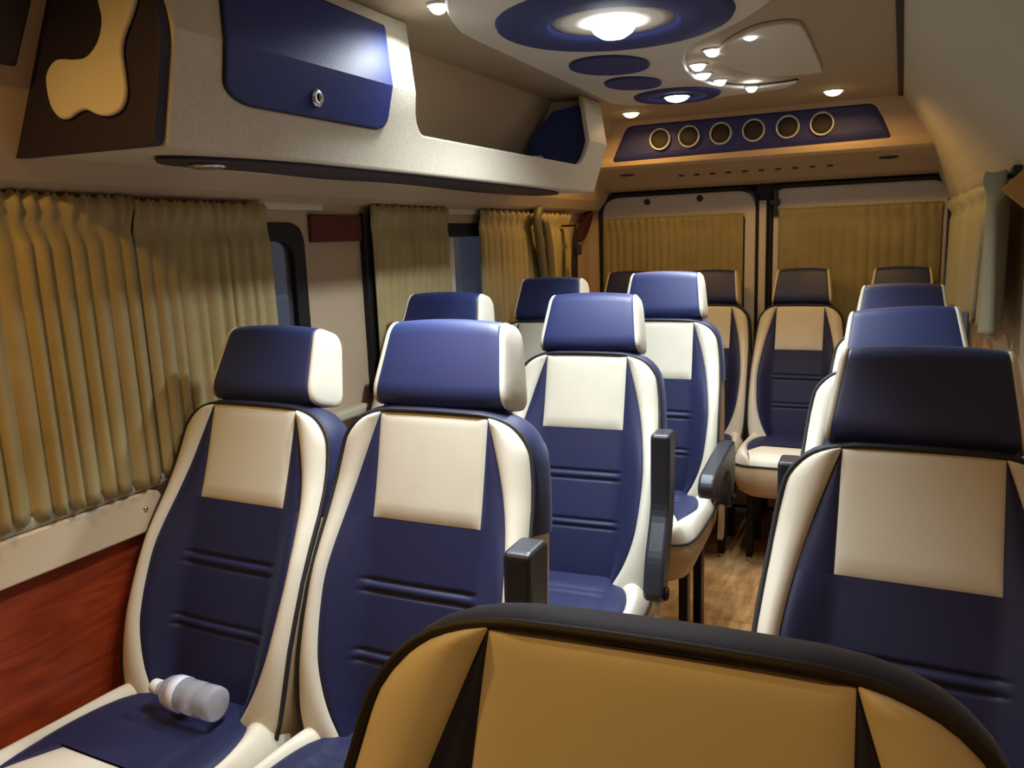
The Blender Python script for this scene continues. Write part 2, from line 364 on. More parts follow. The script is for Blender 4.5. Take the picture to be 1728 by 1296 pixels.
# ================================================================== CEILING PIECES
def flat_piece(name, pts, z, th, m, parent=None, bevel=0.006, label=None, cat=None, group=None):
    o = MB().prism([(p[0], p[1], z) for p in pts], (0, 0, -th)).build(name, m, parent, bevel=bevel, segs=3)
    return tag(o, label, cat, group)
left_edge = [(-0.62, 0.95), (-0.74, 1.22), (-0.81, 1.45), (-0.865, 1.56), (-0.905, 1.67), (-0.922, 1.77), (-0.932, 2.14), (-0.950, 2.80)]
rear_edge = [(-0.952, 2.88), (-0.915, 2.96), (-0.83, 3.0), (-0.66, 3.005), (-0.5, 2.985), (-0.37, 2.955)]
horn = [(-0.325, 2.875), (-0.38, 2.89), (-0.47, 2.885), (-0.555, 2.77), (-0.588, 2.60), (-0.575, 2.40), (-0.535, 2.24), (-0.475, 2.12), (-0.36, 1.99), (-0.26, 1.83), (-0.19, 1.6), (-0.20, 1.3), (-0.32, 1.05), (-0.46, 0.93)]
out = spline([(x, y, 0) for x, y in left_edge + rear_edge], 3)[:-1] + spline([(x, y, 0) for x, y in [rear_edge[-1]] + horn[:1]], 2)[:-1] + spline([(x, y, 0) for x, y in horn], 4)
cp = flat_piece('ceiling_panel', out, ZC, 0.014, M['panel'], None, 0.006, 'large cream curved padded panel under the beige ceiling, carrying navy ovals', 'ceiling panel')
MB().tube([(p.x, p.y, ZC - 0.002) for p in out], 0.004, 6, True).build('edge_cord', M['piping'], cp, True)
ZP = ZC - 0.014
def ell(cx, cy, rx, ry, n=40, rot=0.0):
    return [(cx + rx * math.cos(a) * math.cos(rot) - ry * math.sin(a) * math.sin(rot), cy + rx * math.cos(a) * math.sin(rot) + ry * math.sin(a) * math.cos(rot)) for a in [2 * PI * k / n for k in range(n)]]
def annulus(name, c, r1, r0, z, th, m, parent):
    b = MB().lathe([(r1, 0), (r1 - 0.004, -th * 0.7), (r1 - 0.012, -th), (r0 + 0.012, -th), (r0 + 0.003, -th * 0.7), (r0, 0.0)], 48, (c[0], c[1], z)); b.f = [q for q in b.f if len(q) == 4]
    return b.build(name, m, parent, True)
annulus('navy_ring', (-0.588, 1.80), 0.258, 0.136, ZP, 0.012, M['ceil_navy'], cp)
for nm, (cx, cy, rx, ry, rot) in (('navy_oval', (-0.742, 2.235, 0.103, 0.125, -0.25)), ('navy_oval', (-0.765, 2.53, 0.080, 0.105, -0.25))):
    flat_piece(nm, ell(cx, cy, rx, ry, 40, rot), ZP, 0.009, M['ceil_navy'], cp, 0.005)
annulus('navy_ring', (-0.708, 2.845), 0.145, 0.085, ZP, 0.010, M['ceil_navy'], cp)
flat_piece('navy_oval', ell(-0.708, 2.845, 0.09, 0.09), ZP, 0.004, M['ceil_navy'], cp, 0.002)

ins = [(-0.482, 2.335), (-0.475, 2.45), (-0.455, 2.56), (-0.40, 2.69), (-0.34, 2.735), (-0.29, 2.745), (-0.238, 2.74)]
insr = [(-0.233, 2.55), (-0.231, 2.33), (-0.232, 2.13), (-0.25, 2.075), (-0.29, 2.065), (-0.345, 2.09), (-0.42, 2.19)]
flat_piece('ceiling_insert', spline([(x, y, 0) for x, y in ins], 3)[:-1] + spline([(x, y, 0) for x, y in [ins[-1]] + insr + [ins[0]]], 3)[:-1], ZC, 0.013, M['panel'], None, 0.005,
           'smaller cream sail shaped ceiling pad ringed by little white lights', 'ceiling panel')

# ------------------------------------------------------------------ lamps
def area(name, parent, z, r, power, col, spread=2.6):
    ld = bpy.data.lights.new(name, 'AREA'); ld.shape = 'DISK'; ld.size = 2 * r; ld.energy = power; ld.color = col; ld.spread = spread
    lo = bpy.data.objects.new(name, ld); COL.objects.link(lo); lo.location = (0, 0, z); lo.parent = parent
    return lo
def downlight(x, y, z, r, power, col, glow, label, group, rim=M['chrome'], spread=2.6, name='downlight'):
    t = empty(name, (x, y, z), 0, label, 'ceiling light', group)
    b = MB().lathe([(r * 1.0, 0.0), (r * 1.02, -0.004), (r * 1.15, -0.005), (r * 1.32, -0.003), (r * 1.36, 0.0)], 28); b.f = [q for q in b.f if len(q) == 4]
    b.build('bezel', rim, t, True)
    MB().lathe([(r, 0.0), (r, -0.005), (r * 0.87, -0.011), (r * 0.6, -0.0165), (r * 0.3, -0.019), (0.001, -0.0195)], 28).build('lens', glow, t, True)
    area('lamp_glow', t, -0.022, r * 0.9, power, col, spread)
    return t
# big dome in the navy ring
t = empty('dome_light', (-0.588, 1.80, ZP), 0, 'large bright white dome light in the middle of the big navy ceiling ring', 'ceiling light')
MB().lathe([(0.136, -0.002), (0.11, -0.003), (0.085, -0.0045), (0.062, -0.006), (0.060, 0.0)], 40).build('dish', M['panel'], t, True)
MB().lathe([(0.052, -0.004), (0.051, -0.012), (0.042, -0.026), (0.026, -0.036), (0.001, -0.040)], 32).build('lens', M['glow_white'], t, True)
area('lamp_glow', t, -0.043, 0.045, WHITE_W, COOL, 2.5)
downlight(-0.708, 2.845, ZP - 0.004, 0.040, 0.9, COOL, M['glow_white'], 'white downlight in the rearmost navy ring of the ceiling panel', 'white lights on the ceiling panel', M['ceil_navy'], 1.5)
led_pos = [(-0.354, 2.15, 'first white spot along the curved bay, beside the front tip of the cream insert'), (-0.473, 2.285, 'white spot second from the front on the curved bay edge'),
           (-0.549, 2.452, 'white spot at the deepest bend of the curved bay, front of the pair'), (-0.575, 2.597, 'white spot at the deepest bend of the curved bay, rear of the pair'),
           (-0.541, 2.734, 'white spot just behind the bend of the bay, beside the rear navy ring'), (-0.467, 2.886, 'rearmost small white spot on the horn of the cream panel')]
for i, (x, y, lb) in enumerate(led_pos):
    zz = ZC if i < 5 else ZP
    x2, y2 = (x, y) if i < 5 else (-0.462, 2.84)
    if i == 3: x2 = -0.565
    downlight(x2, y2, zz, 0.021 if i < 4 else 0.018, SMALL_W, COOL, M['glow_white'], lb, 'small white ceiling spots', M['panel'], 1.55)
downlight(-0.872, 1.535, ZC, 0.019, SMALL_W, COOL, M['glow_white'], 'small white spot on the beige ceiling above the overhead bin, at the top edge', 'small white ceiling spots', M['panel'], 2.7)
for x, y, lb in ((-0.690, 1.315, 'white ceiling spot of the front bay, second from the bin'), (-0.62, 1.148, 'white ceiling spot of the front bay, at its bend'), (-0.595, 1.0, 'white ceiling spot of the front bay, ahead of the bend')):
    downlight(x, y, ZC, 0.019, FRONT_LED_W, COOL, M['glow_white'], lb, 'small white ceiling spots', M['panel'], 1.55)
# warm corner lamps
for x, y, w, lb in ((-0.985, 3.226, AMBER_REAR_W, 'amber downlight above the left end of the navy speaker panel'), (-0.239, 3.19, AMBER_REAR_W, 'amber downlight above the right end of the navy speaker panel'),
                    (-0.985, 0.36, AMBER_FRONT_W * 1.5, 'amber downlight ahead of the overhead bin'), (-0.24, 0.02, AMBER_FRONT_W * 0.55, 'amber downlight over the front seats')):
    downlight(x, y, ZC, 0.030, w, AMBER, M['glow_amber'], lb, 'amber corner downlights', M['ring'], 2.9)

# ================================================================== OVERHEAD BIN (left)
BY0, BY1 = 0.91, 2.80
XK, ZK, XB, ZB, XT = -0.95, 1.636, -0.99, 1.474, -1.0
ob = empty('overhead_bin', (-1.2, BY0, ZB), 0, 'long cream overhead luggage bin with navy hatch along the left ceiling', 'luggage bin')
def loc(p): return (p[0] + 1.2, p[1] - BY0, p[2] - ZB)
def fold(y, s):          # s: 0 lower edge, 1 kink, 2 ceiling
    if s <= 1: return Vector((XB + (XK - XB) * s, y, ZB + (ZK - ZB) * s))
    return Vector((XK + (XT - XK) * (s - 1), y, ZK + (ZC - ZK) * (s - 1)))
sz = lambda z: (z - ZB) / (ZK - ZB) if z <= ZK else 1 + (z - ZK) / (ZC - ZK)
so = sz(1.556)
lowpoly = [(BY0, 0), (BY1 - 0.01, 0), (BY1 + 0.025, 1), (2.645, 1)] + [(2.645 - 0.065 * (1 - math.cos(a)), 1 - (1 - so) * math.sin(a)) for a in [k * PI / 12 for k in range(1, 7)]] \
        + [(1.565 + 0.055 * (1 - math.sin(a)), 1 - (1 - so) * math.cos(a)) for a in [k * PI / 12 for k in range(0, 6)]] + [(1.562, 1), (BY0, 1)]
IN = Vector((-0.018, 0, 0))
b = MB()
for poly in (lowpoly, [(BY0, 1), (1.562, 1), (1.617, 2), (BY0, 2)], [(2.645, 1), (BY1 + 0.025, 1), (BY1 + 0.10, 2), (2.72, 2)]):
    b.prism([loc(fold(y, s)) for y, s in poly], IN)
b.build('front_panel', M['bin'], ob, bevel=0.005)
# underside, floor, back and end
MB().prism([loc(p) for p in ((XB - 0.012, BY0, ZB), (-1.31, BY0, 1.485), (-1.31, BY0, 1.508), (XB - 0.012, BY0, 1.508))], (0, BY1 - BY0 - 0.012, 0)).build('bin_floor', M['bin'], ob, bevel=0.006)
MB().prism([loc(p) for p in ((XB - 0.018, BY1 - 0.03, 1.50), (-1.30, BY1 - 0.03, 1.50), (-1.15, BY1 - 0.03, ZC - 0.004), (XT - 0.018, BY1 + 0.05, ZC - 0.004), (XK - 0.016, BY1 - 0.015, ZK))], (0, 0.02, 0)).build('end_wall', M['bin'], ob)
MB().prism([loc(p) for p in ((XB - 0.022, 2.69, 1.508), (-1.20, 2.69, 1.508), (-1.19, 2.69, 1.66), (-1.115, 2.72, ZC - 0.045), (XT - 0.022, 2.735, ZC - 0.03), (XK - 0.02, 2.70, ZK))], (0, 0.012, 0)).build('partition', M['bin_navy'], ob, bevel=0.004)
MB().prism([loc(p) for p in ((XB - 0.02, 1.53, 1.50), (-1.29, 1.53, 1.50), (-1.14, 1.53, ZC - 0.004), (XT - 0.02, 1.53, ZC - 0.004), (XK - 0.02, 1.53, ZK))], (0, 0.015, 0)).build('partition', M['bin'], ob)
# hatch
hz = 1.551; sh = sz(hz)
c8 = [k * PI / 16 for k in range(0, 9)]
hl = [(1.006, 1.0)] + [(1.011 + 0.07 * (1 - math.cos(a)) , sh + 0.38 * (1 - math.sin(a)) * (1 - sh)) for a in c8] + [(1.418 + 0.045 * math.sin(a), sh + 0.30 * (1 - math.cos(a)) * (1 - sh)) for a in c8] + [(1.464, 1.0)]
OUT = Vector((0.006, 0, 0))
b = MB()
b.prism([loc(fold(y, s)) for y, s in hl], OUT); b.prism([loc(fold(y, s)) for y, s in [(1.006, 1), (1.464, 1), (1.508, 1.80), (1.05, 1.86)]], OUT)
ht = b.build('hatch', M['bin_navy'], ob, bevel=0.003)
MB().tube([Vector(loc(fold(y, s))) + Vector((0.0005, 0, 0)) for y, s in hl[::-1][:1] + [(1.508, 1.80), (1.05, 1.86)] + hl[:1] + hl[1:]], 0.003, 6, True).build('hatch_edging', M['piping'], ht, True)
kp = Vector(loc(fold(1.228, sz(1.582)))) + Vector((0.006, 0, 0))
kn = MB().lathe([(0.0155, -0.002), (0.0155, 0.005), (0.012, 0.008), (0.006, 0.008), (0.005, 0.006), (0.0, 0.006)], 24, kp, 'x').build('lock_knob', M['chrome'], ht, True)
MB().box((kp.x + 0.006, kp.y - 0.002, kp.z - 0.006), (kp.x + 0.0088, kp.y + 0.002, kp.z + 0.006)).build('key_slot', M['black_metal'], kn)
# navy end panel with cream bone-shaped pad
ep = rounded([loc(p) for p in ((-1.318, BY0 - 0.018, 1.480), (XB - 0.004, BY0 - 0.018, ZB + 0.002), (XK - 0.004, BY0 - 0.018, ZK), (XT, BY0 - 0.018, ZC - 0.002), (-1.145, BY0 - 0.018, ZC - 0.002))], [0.004, 0.015, 0.03, 0.004, 0.004])
ed = MB().prism(ep, (0, 0.02, 0)).build('end_panel', M['end_navy'], ob, bevel=0.008, segs=3)
bone = [(-1.067, 1.689), (-1.064, 1.656), (-1.077, 1.629), (-1.104, 1.611), (-1.133, 1.610), (-1.172, 1.614), (-1.196, 1.598), (-1.201, 1.575), (-1.196, 1.547), (-1.181, 1.53), (-1.162, 1.527), (-1.14, 1.534), (-1.12, 1.536), (-1.095, 1.526), (-1.07, 1.523), (-1.045, 1.531), (-1.032, 1.552), (-1.031, 1.581), (-1.031, 1.61), (-1.021, 1.632), (-1.003, 1.655), (-0.990, 1.68), (-0.993, 1.715), (-1.02, 1.74), (-1.055, 1.725)]
MB().prism([loc((p.x, BY0 - 0.018, p.z)) for p in spline([(x, 0, z) for x, z in bone], 5, True)], (0, -0.010, 0)).build('bone_pad', M['cream'], ed, bevel=0.005, segs=3)
# underside strip
st = [(-1.15, 1.03), (-1.10, 1.008), (-1.045, 1.08), (-1.005, 1.25), (-1.006, 1.6), (-1.012, 1.95), (-1.022, 2.35), (-1.06, 2.62), (-1.13, 2.76), (-1.225, 2.78), (-1.262, 2.55), (-1.25, 2.3), (-1.21, 2.0), (-1.195, 1.76), (-1.225, 1.62), (-1.225, 1.5), (-1.198, 1.32), (-1.21, 1.12)]
us = MB().prism([loc((p.x, p.y, 1.4735 + (p.x + 0.99) * -0.034 + 0.001)) for p in spline([(x, y, 0) for x, y in st], 4, True)], (0, 0, -0.007)).build('underside_strip', M['end_navy'], ob, bevel=0.002)
MB().lathe([(0.032, 0.0), (0.032, -0.006), (0.024, -0.008), (0.02, -0.006), (0.0, -0.006)], 24, loc((-1.118, 1.115, 1.4715))).build('reading_lamp', M['chrome'], us, True)
# crumpled bag in the bin
pb = MB(); n = 14
rows = []
for i in range(9):
    th = PI * i / 8; row = []
    for k in range(n):
        a = 2 * PI * k / n; r = (0.045 + 0.018 * random.random()) * math.sin(th)
        row.append((-1.09 + r * math.cos(a), 2.50 + r * 1.3 * math.sin(a), 1.545 + 0.036 * math.cos(th) + (0.008 * random.random() if i not in (0, 8) else 0)))
    rows.append(row)
tag(pb.grid(rows, True).build('plastic_bag', M['bag'], None, False), 'small crumpled pale plastic bag lying in the open overhead bin', 'bag')
# dark pad at top left beyond the bin
pp = [(-1.31, 0.66, 1.50), (-1.31, 0.90, 1.50)]
sl = lambda y, z: (-1.304 + (z - 1.478) / (ZC - 1.478) * 0.169 + 0.002, y, z)
tag(MB().prism([sl(0.60, 1.61), sl(0.853, 1.61), sl(0.862, 1.775), sl(0.60, 1.775)], (0.014, 0, -0.008)).build('wall_pad', M['end_navy'], None, bevel=0.005), 'dark navy wall pad cut off by the top left corner', 'wall pad')

# ================================================================== SEATS
W_T = smooth_tab([(0.0, 0.168), (0.03, 0.186), (0.07, 0.199), (0.12, 0.205), (0.2, 0.207), (0.3, 0.206), (0.4, 0.202), (0.5, 0.195), (0.56, 0.187)]) + [(0.575, 0.183), (0.59, 0.174), (0.603, 0.162), (0.613, 0.147), (0.620, 0.128), (0.6245, 0.107)]
UB_T = smooth_tab([(0.0, 0.085), (0.05, 0.108), (0.10, 0.136), (0.15, 0.155), (0.2, 0.166), (0.3, 0.173), (0.36, 0.170), (0.45, 0.156), (0.52, 0.139), (0.58, 0.121), (0.6245, 0.1065)])
PW, PT0, PT1 = 0.1065, 0.436, 0.6245
BB_T = smooth_tab([(0, 0.030), (0.1, 0.040), (0.22, 0.041), (0.4, 0.030), (0.55, 0.014), (0.6245, 0.004)])
BD_T = smooth_tab([(0, 0.004), (0.08, 0.012), (0.2, 0.014), (0.33, 0.006), (0.46, 0.0), (0.63, 0.0)])
def bump_b(t): return interp(BB_T, t)
def base_d(u, t): return -interp(BD_T, t) * (1 - (u / 0.25) ** 2) + 0.3 * u * u * interp([(0, 0.4), (0.3, 0.4), (0.5, 1), (0.63, 1)], t)
def seam(e, a=0.005, w=0.006): return a * math.exp(-max(e, 0) / w)
H_T = smooth_tab([(0, 0.036), (0.06, 0.046), (0.12, 0.053), (0.2, 0.055), (0.31, 0.043), (0.38, 0.029), (0.45, 0.013), (0.52, 0.004), (0.6245, 0.0)])
def sstep(x): x = max(0.0, min(1.0, x)); return x * x * (3 - 2 * x)
def front_d(u, t):
    ub, w, h = interp(UB_T, t), interp(W_T, t), interp(H_T, t); au = abs(u); d = base_d(u, t); q = d
    side = -h + 0.3 * u * u * interp([(0, 0.0), (0.35, 0.1), (0.5, 1), (0.63, 1)], t)
    if au > 0.09: d = d + (side - d) * sstep((au - 0.09) / max(ub - 0.09, 0.012))
    if au >= ub - 1e-6:
        s = (au - ub) / max(w - ub, 1e-4)
        d = side - 0.011 * math.sin(PI * min(0.98, 0.03 + 0.97 * s)) ** 0.7 * min(1, (w - ub) / 0.03) + 0.006 * s * s
    return d
TS = sorted(set(round(q, 4) for q in [i * 0.015 for i in range(41)] + [PT0, 0.605, 0.611, 0.616, 0.6205, PT1] + [c + k * 0.002 for c in (0.328, 0.308, 0.206, 0.188) for k in range(-5, 6)]))
TS = [t for t in TS if 0 <= t <= PT1]
TB = [i * 0.0125 for i in range(49)] + [0.606, 0.611, 0.616, 0.6205, PT1]
def us_region(f0, f1, ts, n, edge_t0=None, edge_t1=None, groove=False):
    rows = []
    for t in ts:
        a, b2 = f0(t), f1(t); row = []
        for k in range(n + 1):
            s = k / n; s = 0.5 - 0.5 * math.cos(PI * s); u = a + (b2 - a) * s
            e = min(abs(u - a), abs(b2 - u))
            if edge_t0 is not None: e = min(e, t - edge_t0)
            if edge_t1 is not None: e = min(e, edge_t1 - t)
            d = front_d(u, t) + seam(e)
            if groove:
                m = max(0, min(1, (0.112 - abs(u)) / 0.01))
                for c in (0.328, 0.308, 0.206, 0.188): d += m * 0.0055 * math.exp(-((t - c) / 0.0035) ** 2)
                for c in (0.318, 0.197): d -= m * 0.002 * math.exp(-((t - c) / 0.006) ** 2)
                for sg in (-1, 1): d += 0.0028 * math.exp(-((u - sg * 0.107) / 0.004) ** 2) * (1 if t > 0.1 else t / 0.1)
            row.append((u, d, t))
        rows.append(row)
    return rows
mesh_cache = {}
def make_seat(name, arm=None, head=True, full=True):
    root = empty(name)
    # ---- backrest (local frame: hinge at the cushion, rotated back by the recline)
    b = MB()
    tl = [t for t in TS if t <= PT0 + 1e-9]; th_ = [t for t in TS if t >= PT0 - 1e-9]
    b.grid(us_region(lambda t: -interp(UB_T, t), lambda t: interp(UB_T, t), tl, 36, None, None, True))
    b.grid(us_region(lambda t: PW, lambda t: max(PW + 1e-4, interp(UB_T, t)), th_, 6)); b.grid(us_region(lambda t: -max(PW + 1e-4, interp(UB_T, t)), lambda t: -PW, th_, 6))
    back = b.build('backrest', M['navy'], root, True, weld=False)
    back.location = (0, 0, 0.42)
    for sg in (-1, 1):
        f0, f1 = (lambda t: interp(UB_T, t)), (lambda t: interp(W_T, t))
        rows = us_region(f0, f1, TB, 14)
        MB().grid([[(sg * u, d, t) for u, d, t in r] for r in rows]).build('bolster', M['cream'], back, True, weld=False)
    MB().grid(us_region(lambda t: -PW, lambda t: PW, th_, 16, PT0, PT1)).build('upper_panel', M['cream'], back, True, weld=False)
    # outline and shell
    half = [(interp(W_T, t), t) for t in [0, 0.015, 0.03, 0.05, 0.07, 0.1, 0.14, 0.2, 0.26, 0.32, 0.38, 0.43, 0.436, 0.48, 0.52, 0.55, 0.57, 0.585, 0.597, 0.607, 0.614, 0.6195, 0.6235]]
    top = [(0.107 * (1 - k / 6), 0.6255 + 0.002 * math.sin(PI * k / 12)) for k in range(1, 7)]
    right = half + top; outl = [(-u, t) for u, t in right] + [(u, t) for u, t in right[::-1][1:]]
    n = len(outl); nor = []
    for i in range(n):
        p, q = outl[max(i - 1, 0)], outl[min(i + 1, n - 1)]; dx, dt = q[0] - p[0], q[1] - p[1]; L = math.hypot(dx, dt); nor.append((-dt / L, dx / L))
    MB().tube([(u + a * 0.002, front_d(u, min(t, 0.6245)) + 0.002, t + c * 0.002) for (u, t), (a, c) in zip(outl, nor)], 0.0042, 6).build('piping', M['piping'], back, True)
    loops = []
    for o, d in ((0.0, None), (0.007, 0.010), (0.013, 0.030), (0.015, 0.05), (0.012, 0.075), (0.002, 0.095), (-0.016, 0.108), (-0.04, 0.114)):
        ox = lambda a: o * (1 - 0.55 * abs(a) ** 3)
        loops.append([(u + a * ox(a), (front_d(u, min(t, 0.6245)) + 0.003) if d is None else (d + front_d(u, min(t, 0.6245)) * max(0, 1 - d / 0.06)), t + c * ox(a)) for (u, t), (a, c) in zip(outl, nor)])
    split = [i for i, (u, t) in enumerate(outl) if u < 0 and abs(t - 0.436) < 1e-6][0]
    def shell(i0, i1, sc_, nm, m):     # i0..i1 on the left half and its mirror
        bb = MB()
        for L, rng in ((0, range(i0, i1 + 1)), (1, [n - 1 - i for i in range(i0, i1 + 1)])):
            bb.grid([[(lp[i][0] * sc_, lp[i][1] + (0 if sc_ == 1 else (0.0 if li < 2 else -0.006)), lp[i][2]) for i in rng] for li, lp in enumerate(loops)])
        lp = loops[-1]; dd = 0 if sc_ == 1 else -0.006
        bb.grid([[(lp[i][0] * (1 - k / 4) * sc_ + lp[n - 1 - i][0] * (k / 4) * sc_, lp[i][1] + dd, lp[i][2]) for k in range(5)] for i in range(i0, i1 + 1)])
        return bb.build(nm, m, back, True)
    shell(split, n // 2, 1.0, 'back_cover', M['navy']); shell(0, split + 1, 0.985, 'back_shell', M['tan'])
    # ---- headrest
    if head:
        ring = rounded([(0, 0.006, 0.636), (0, 0.026, 0.793), (0, 0.108, 0.788), (0, 0.116, 0.640)], [0.045, 0.030, 0.030, 0.030], 8)
        ring2 = []
        for p in ring:
            ring2.append(p)
        cy_, ct = 0.066, 0.714
        hw = lambda t: 0.127 + (0.107 - 0.127) * (t - 0.636) / 0.155
        ks = [math.sin(PI / 2 * (k / 7 - 1) ) for k in range(15)]
        ks = [-1, -0.985, -0.95, -0.8, -0.6, -0.3, 0, 0.3, 0.6, 0.8, 0.95, 0.985, 1]
        rows = []
        for s in ks:
            inset = 0.0025 if abs(s) == 1 else (0.001 if abs(s) > 0.98 else 0); cr = 0.006 * (1 - s * s)
            row = []
            for p in ring2:
                v = Vector((0, p.y - cy_, p.z - ct)); l = v.length; v2 = v * ((l - inset + cr) / l)
                row.append((s * hw(p.z), cy_ + v2.y, ct + v2.z))
            rows.append(row)
        hr = MB().grid(rows, True).build('headrest', M['navy_lit'], root, True); hr.location = (0, 0, 0.42)
        for sg in (-1, 1):
            rows = []
            for o, k, inn in ((0.0, 1, 0.0025), (0.002, 1, 0.0), (0.006, 0.985, 0.0), (0.009, 0.93, 0.0), (0.011, 0.82, 0), (0.013, 0.5, 0), (0.0135, 0.0, 0)):
                row = []
                for p in ring2:
                    v = Vector((0, p.y - cy_, p.z - ct)); l = v.length; v2 = v * ((l - inn) / l * k)
                    row.append((sg * (hw(ct + v2.z) + o), cy_ + v2.y, ct + v2.z))
                rows.append(row)
            MB().grid(rows, True).build('side_panel', M['cream'], hr, True)
            MB().tube([(sg * 0.07, 0.06, 0.60), (sg * 0.07, 0.06, 0.65)], 0.006, 10).build('headrest_post', M['chrome'], hr, True)
    # ---- cushion (v forward, z up; local y = -v)
    WC = smooth_tab([(-0.06, 0.195), (0.0, 0.202), (0.1, 0.206), (0.2, 0.207), (0.30, 0.206), (0.345, 0.200)]) + [(0.37, 0.192), (0.385, 0.176), (0.395, 0.155), (0.40, 0.13)]
    UC = smooth_tab([(-0.06, 0.085), (0.0, 0.115), (0.06, 0.155), (0.15, 0.174), (0.24, 0.165), (0.31, 0.150), (0.36, 0.14), (0.40, 0.125)])
    PC = [(0.21, 0.107), (0.27, 0.135), (0.31, 0.150), (0.40, 0.125)]
    VS = sorted(set(round(q, 4) for q in [-0.06 + 0.015 * i for i in range(31)] + [0.07, 0.08, 0.1, 0.11, 0.21, 0.31, 0.37, 0.38, 0.387, 0.393, 0.397, 0.40])); VS = [v for v in VS if v <= 0.40]
    outc = [(interp(WC, v), v) for v in VS]
    def edge_c(u, v):
        au = abs(u); return max(0.0, min(interp(WC, v) - au, (0.40 - v) * 1.0))
    def top_z(u, v):
        e = edge_c(u, v); q = 1 - min(e / 0.055, 1); z = 0.447 + 0.048 * math.sqrt(max(0, 1 - q * q))
        ub = interp(UC, v); au = abs(u)
        if au > ub: z += 0.014 * math.sin(PI * min(1, (au - ub) / max(0.01, interp(WC, v) - ub)))
        return z + 0.012 * (v / 0.4) - 0.004
    def cush(f0, f1, vs, nn, e0=None, groove=False):
        rows = []
        for v in vs:
            a, c = f0(v), f1(v); row = []
            for k in range(nn + 1):
                s = 0.5 - 0.5 * math.cos(PI * k / nn); u = a + (c - a) * s; e = min(abs(u - a), abs(c - u))
                if e0 is not None: e = min(e, v - e0)
                z = top_z(u, v) - seam(e, 0.004)
                if groove:
                    m = max(0, min(1, (0.112 - abs(u)) / 0.01)); m2 = 1 if 0.01 < v < 0.2 else 0
                    for g in (0.075, 0.105): z -= m * 0.0055 * math.exp(-((v - g) / 0.006) ** 2)
                    for sg in (-1, 1): z -= m2 * 0.0045 * math.exp(-((u - sg * 0.107) / 0.005) ** 2)
                row.append((u, -v, z))
            rows.append(row)
        return rows
    b = MB(); v0 = [v for v in VS if v <= 0.2101]; v1 = [v for v in VS if 0.2099 <= v <= 0.3101]
    b.grid(cush(lambda v: -interp(UC, v), lambda v: interp(UC, v), v0, 28, None, True))
    b.grid(cush(lambda v: interp(PC, v), lambda v: max(interp(PC, v) + 1e-4, interp(UC, v)), v1, 5)); b.grid(cush(lambda v: -max(interp(PC, v) + 1e-4, interp(UC, v)), lambda v: -interp(PC, v), v1, 5))
    cu = b.build('seat_cushion', M['navy'], root, True, weld=False)
    for sg in (-1, 1):
        rows = cush(lambda v: interp(UC, v), lambda v: interp(WC, v), VS, 10)
        MB().grid([[(sg * x, y, z) for x, y, z in r] for r in rows]).build('cushion_bolster', M['cream'], cu, True, weld=False)
    MB().grid(cush(lambda v: -interp(PC, v), lambda v: interp(PC, v), [v for v in VS if v >= 0.2099], 14, 0.21)).build('cushion_front', M['cream'], cu, True, weld=False)
    ol = [(-u, v) for u, v in outc] + [(u, v) for u, v in outc[::-1]]
    MB().tube([(u, -v, 0.446 + 0.012 * (v / 0.4)) for u, v in ol], 0.0045, 6).build('cushion_piping', M['piping'], cu, True)
    loops = []
    for o, z, zb in ((0.0, 0.446, 0.446), (0.004, 0.43, 0.43), (0.0, 0.39, 0.40), (-0.018, 0.345, 0.37), (-0.05, 0.322, 0.35), (-0.09, 0.318, 0.345)):
        loops.append([(u * (1 + o / 0.21), -v * (1 + o / 0.4) if v > 0 else -v, zb + (z - zb) * max(0, min(1, v / 0.4)) + (0.012 * (v / 0.4) if z > 0.44 else 0)) for u, v in ol])
    sk = MB().grid(loops, True)
    lp = loops[-1]; m_ = len(lp) // 2
    sk.grid([[tuple(lp[i][q] * (1 - k / 4) + lp[len(lp) - 1 - i][q] * k / 4 for q in range(3)) for k in range(5)] for i in range(m_)])
    sk.build('seat_skirt', M['tan'], root, True)
    # ---- legs
    for sg in (-1, 1):
        b = MB(); b.box((sg * 0.15 - 0.018, -0.30, 0.0), (sg * 0.15 + 0.018, 0.04, 0.018)); b.box((sg * 0.15 - 0.014, -0.24, 0.018), (sg * 0.15 + 0.014, -0.20, 0.36)); b.box((sg * 0.15 - 0.014, -0.03, 0.018), (sg * 0.15 + 0.014, 0.02, 0.36))
        lg = b.build('leg', M['black_metal'], root, bevel=0.004)
        MB().lathe([(0.009, 0.018), (0.009, 0.026), (0.005, 0.029), (0.0, 0.029)], 8, (sg * 0.15, -0.28, 0)).build('floor_bolt', M['chrome'], lg)
    # ---- armrest
    if arm:
        sg = 1 if 'right' in arm else -1
        x = sg * (0.214 if sg > 0 else 0.200); dz = 0.0 if sg > 0 else -0.035
        if 'raised' in arm:
            pf = rounded([(0, -0.025, 0.868), (0, -0.030, 0.690), (0, -0.100, 0.585), (0, -0.120, 0.505), (0, -0.070, 0.480), (0, -0.040, 0.52), (0, -0.005, 0.60), (0, 0.035, 0.68), (0, 0.050, 0.868)], [0.012, 0.03, 0.03, 0.028, 0.028, 0.02, 0.03, 0.04, 0.015], 4); pv = (-0.085, 0.51)
        else:
            pf = rounded([(0, -0.015, 0.45), (0, 0.04, 0.46), (0, 0.065, 0.60), (0, 0.05, 0.665), (0, -0.02, 0.668), (0, -0.30, 0.640), (0, -0.325, 0.605), (0, -0.31, 0.570), (0, -0.09, 0.600), (0, -0.03, 0.565)], [0.02, 0.02, 0.02, 0.03, 0.03, 0.02, 0.02, 0.02, 0.03, 0.03], 4); pv = (0.01, 0.48)
        am = MB().prism([(x - 0.006 if sg > 0 else x - 0.040, p.y, p.z + dz) for p in pf], (0.046, 0, 0)).build('armrest', M['black_plastic'], root, bevel=0.008, segs=3)
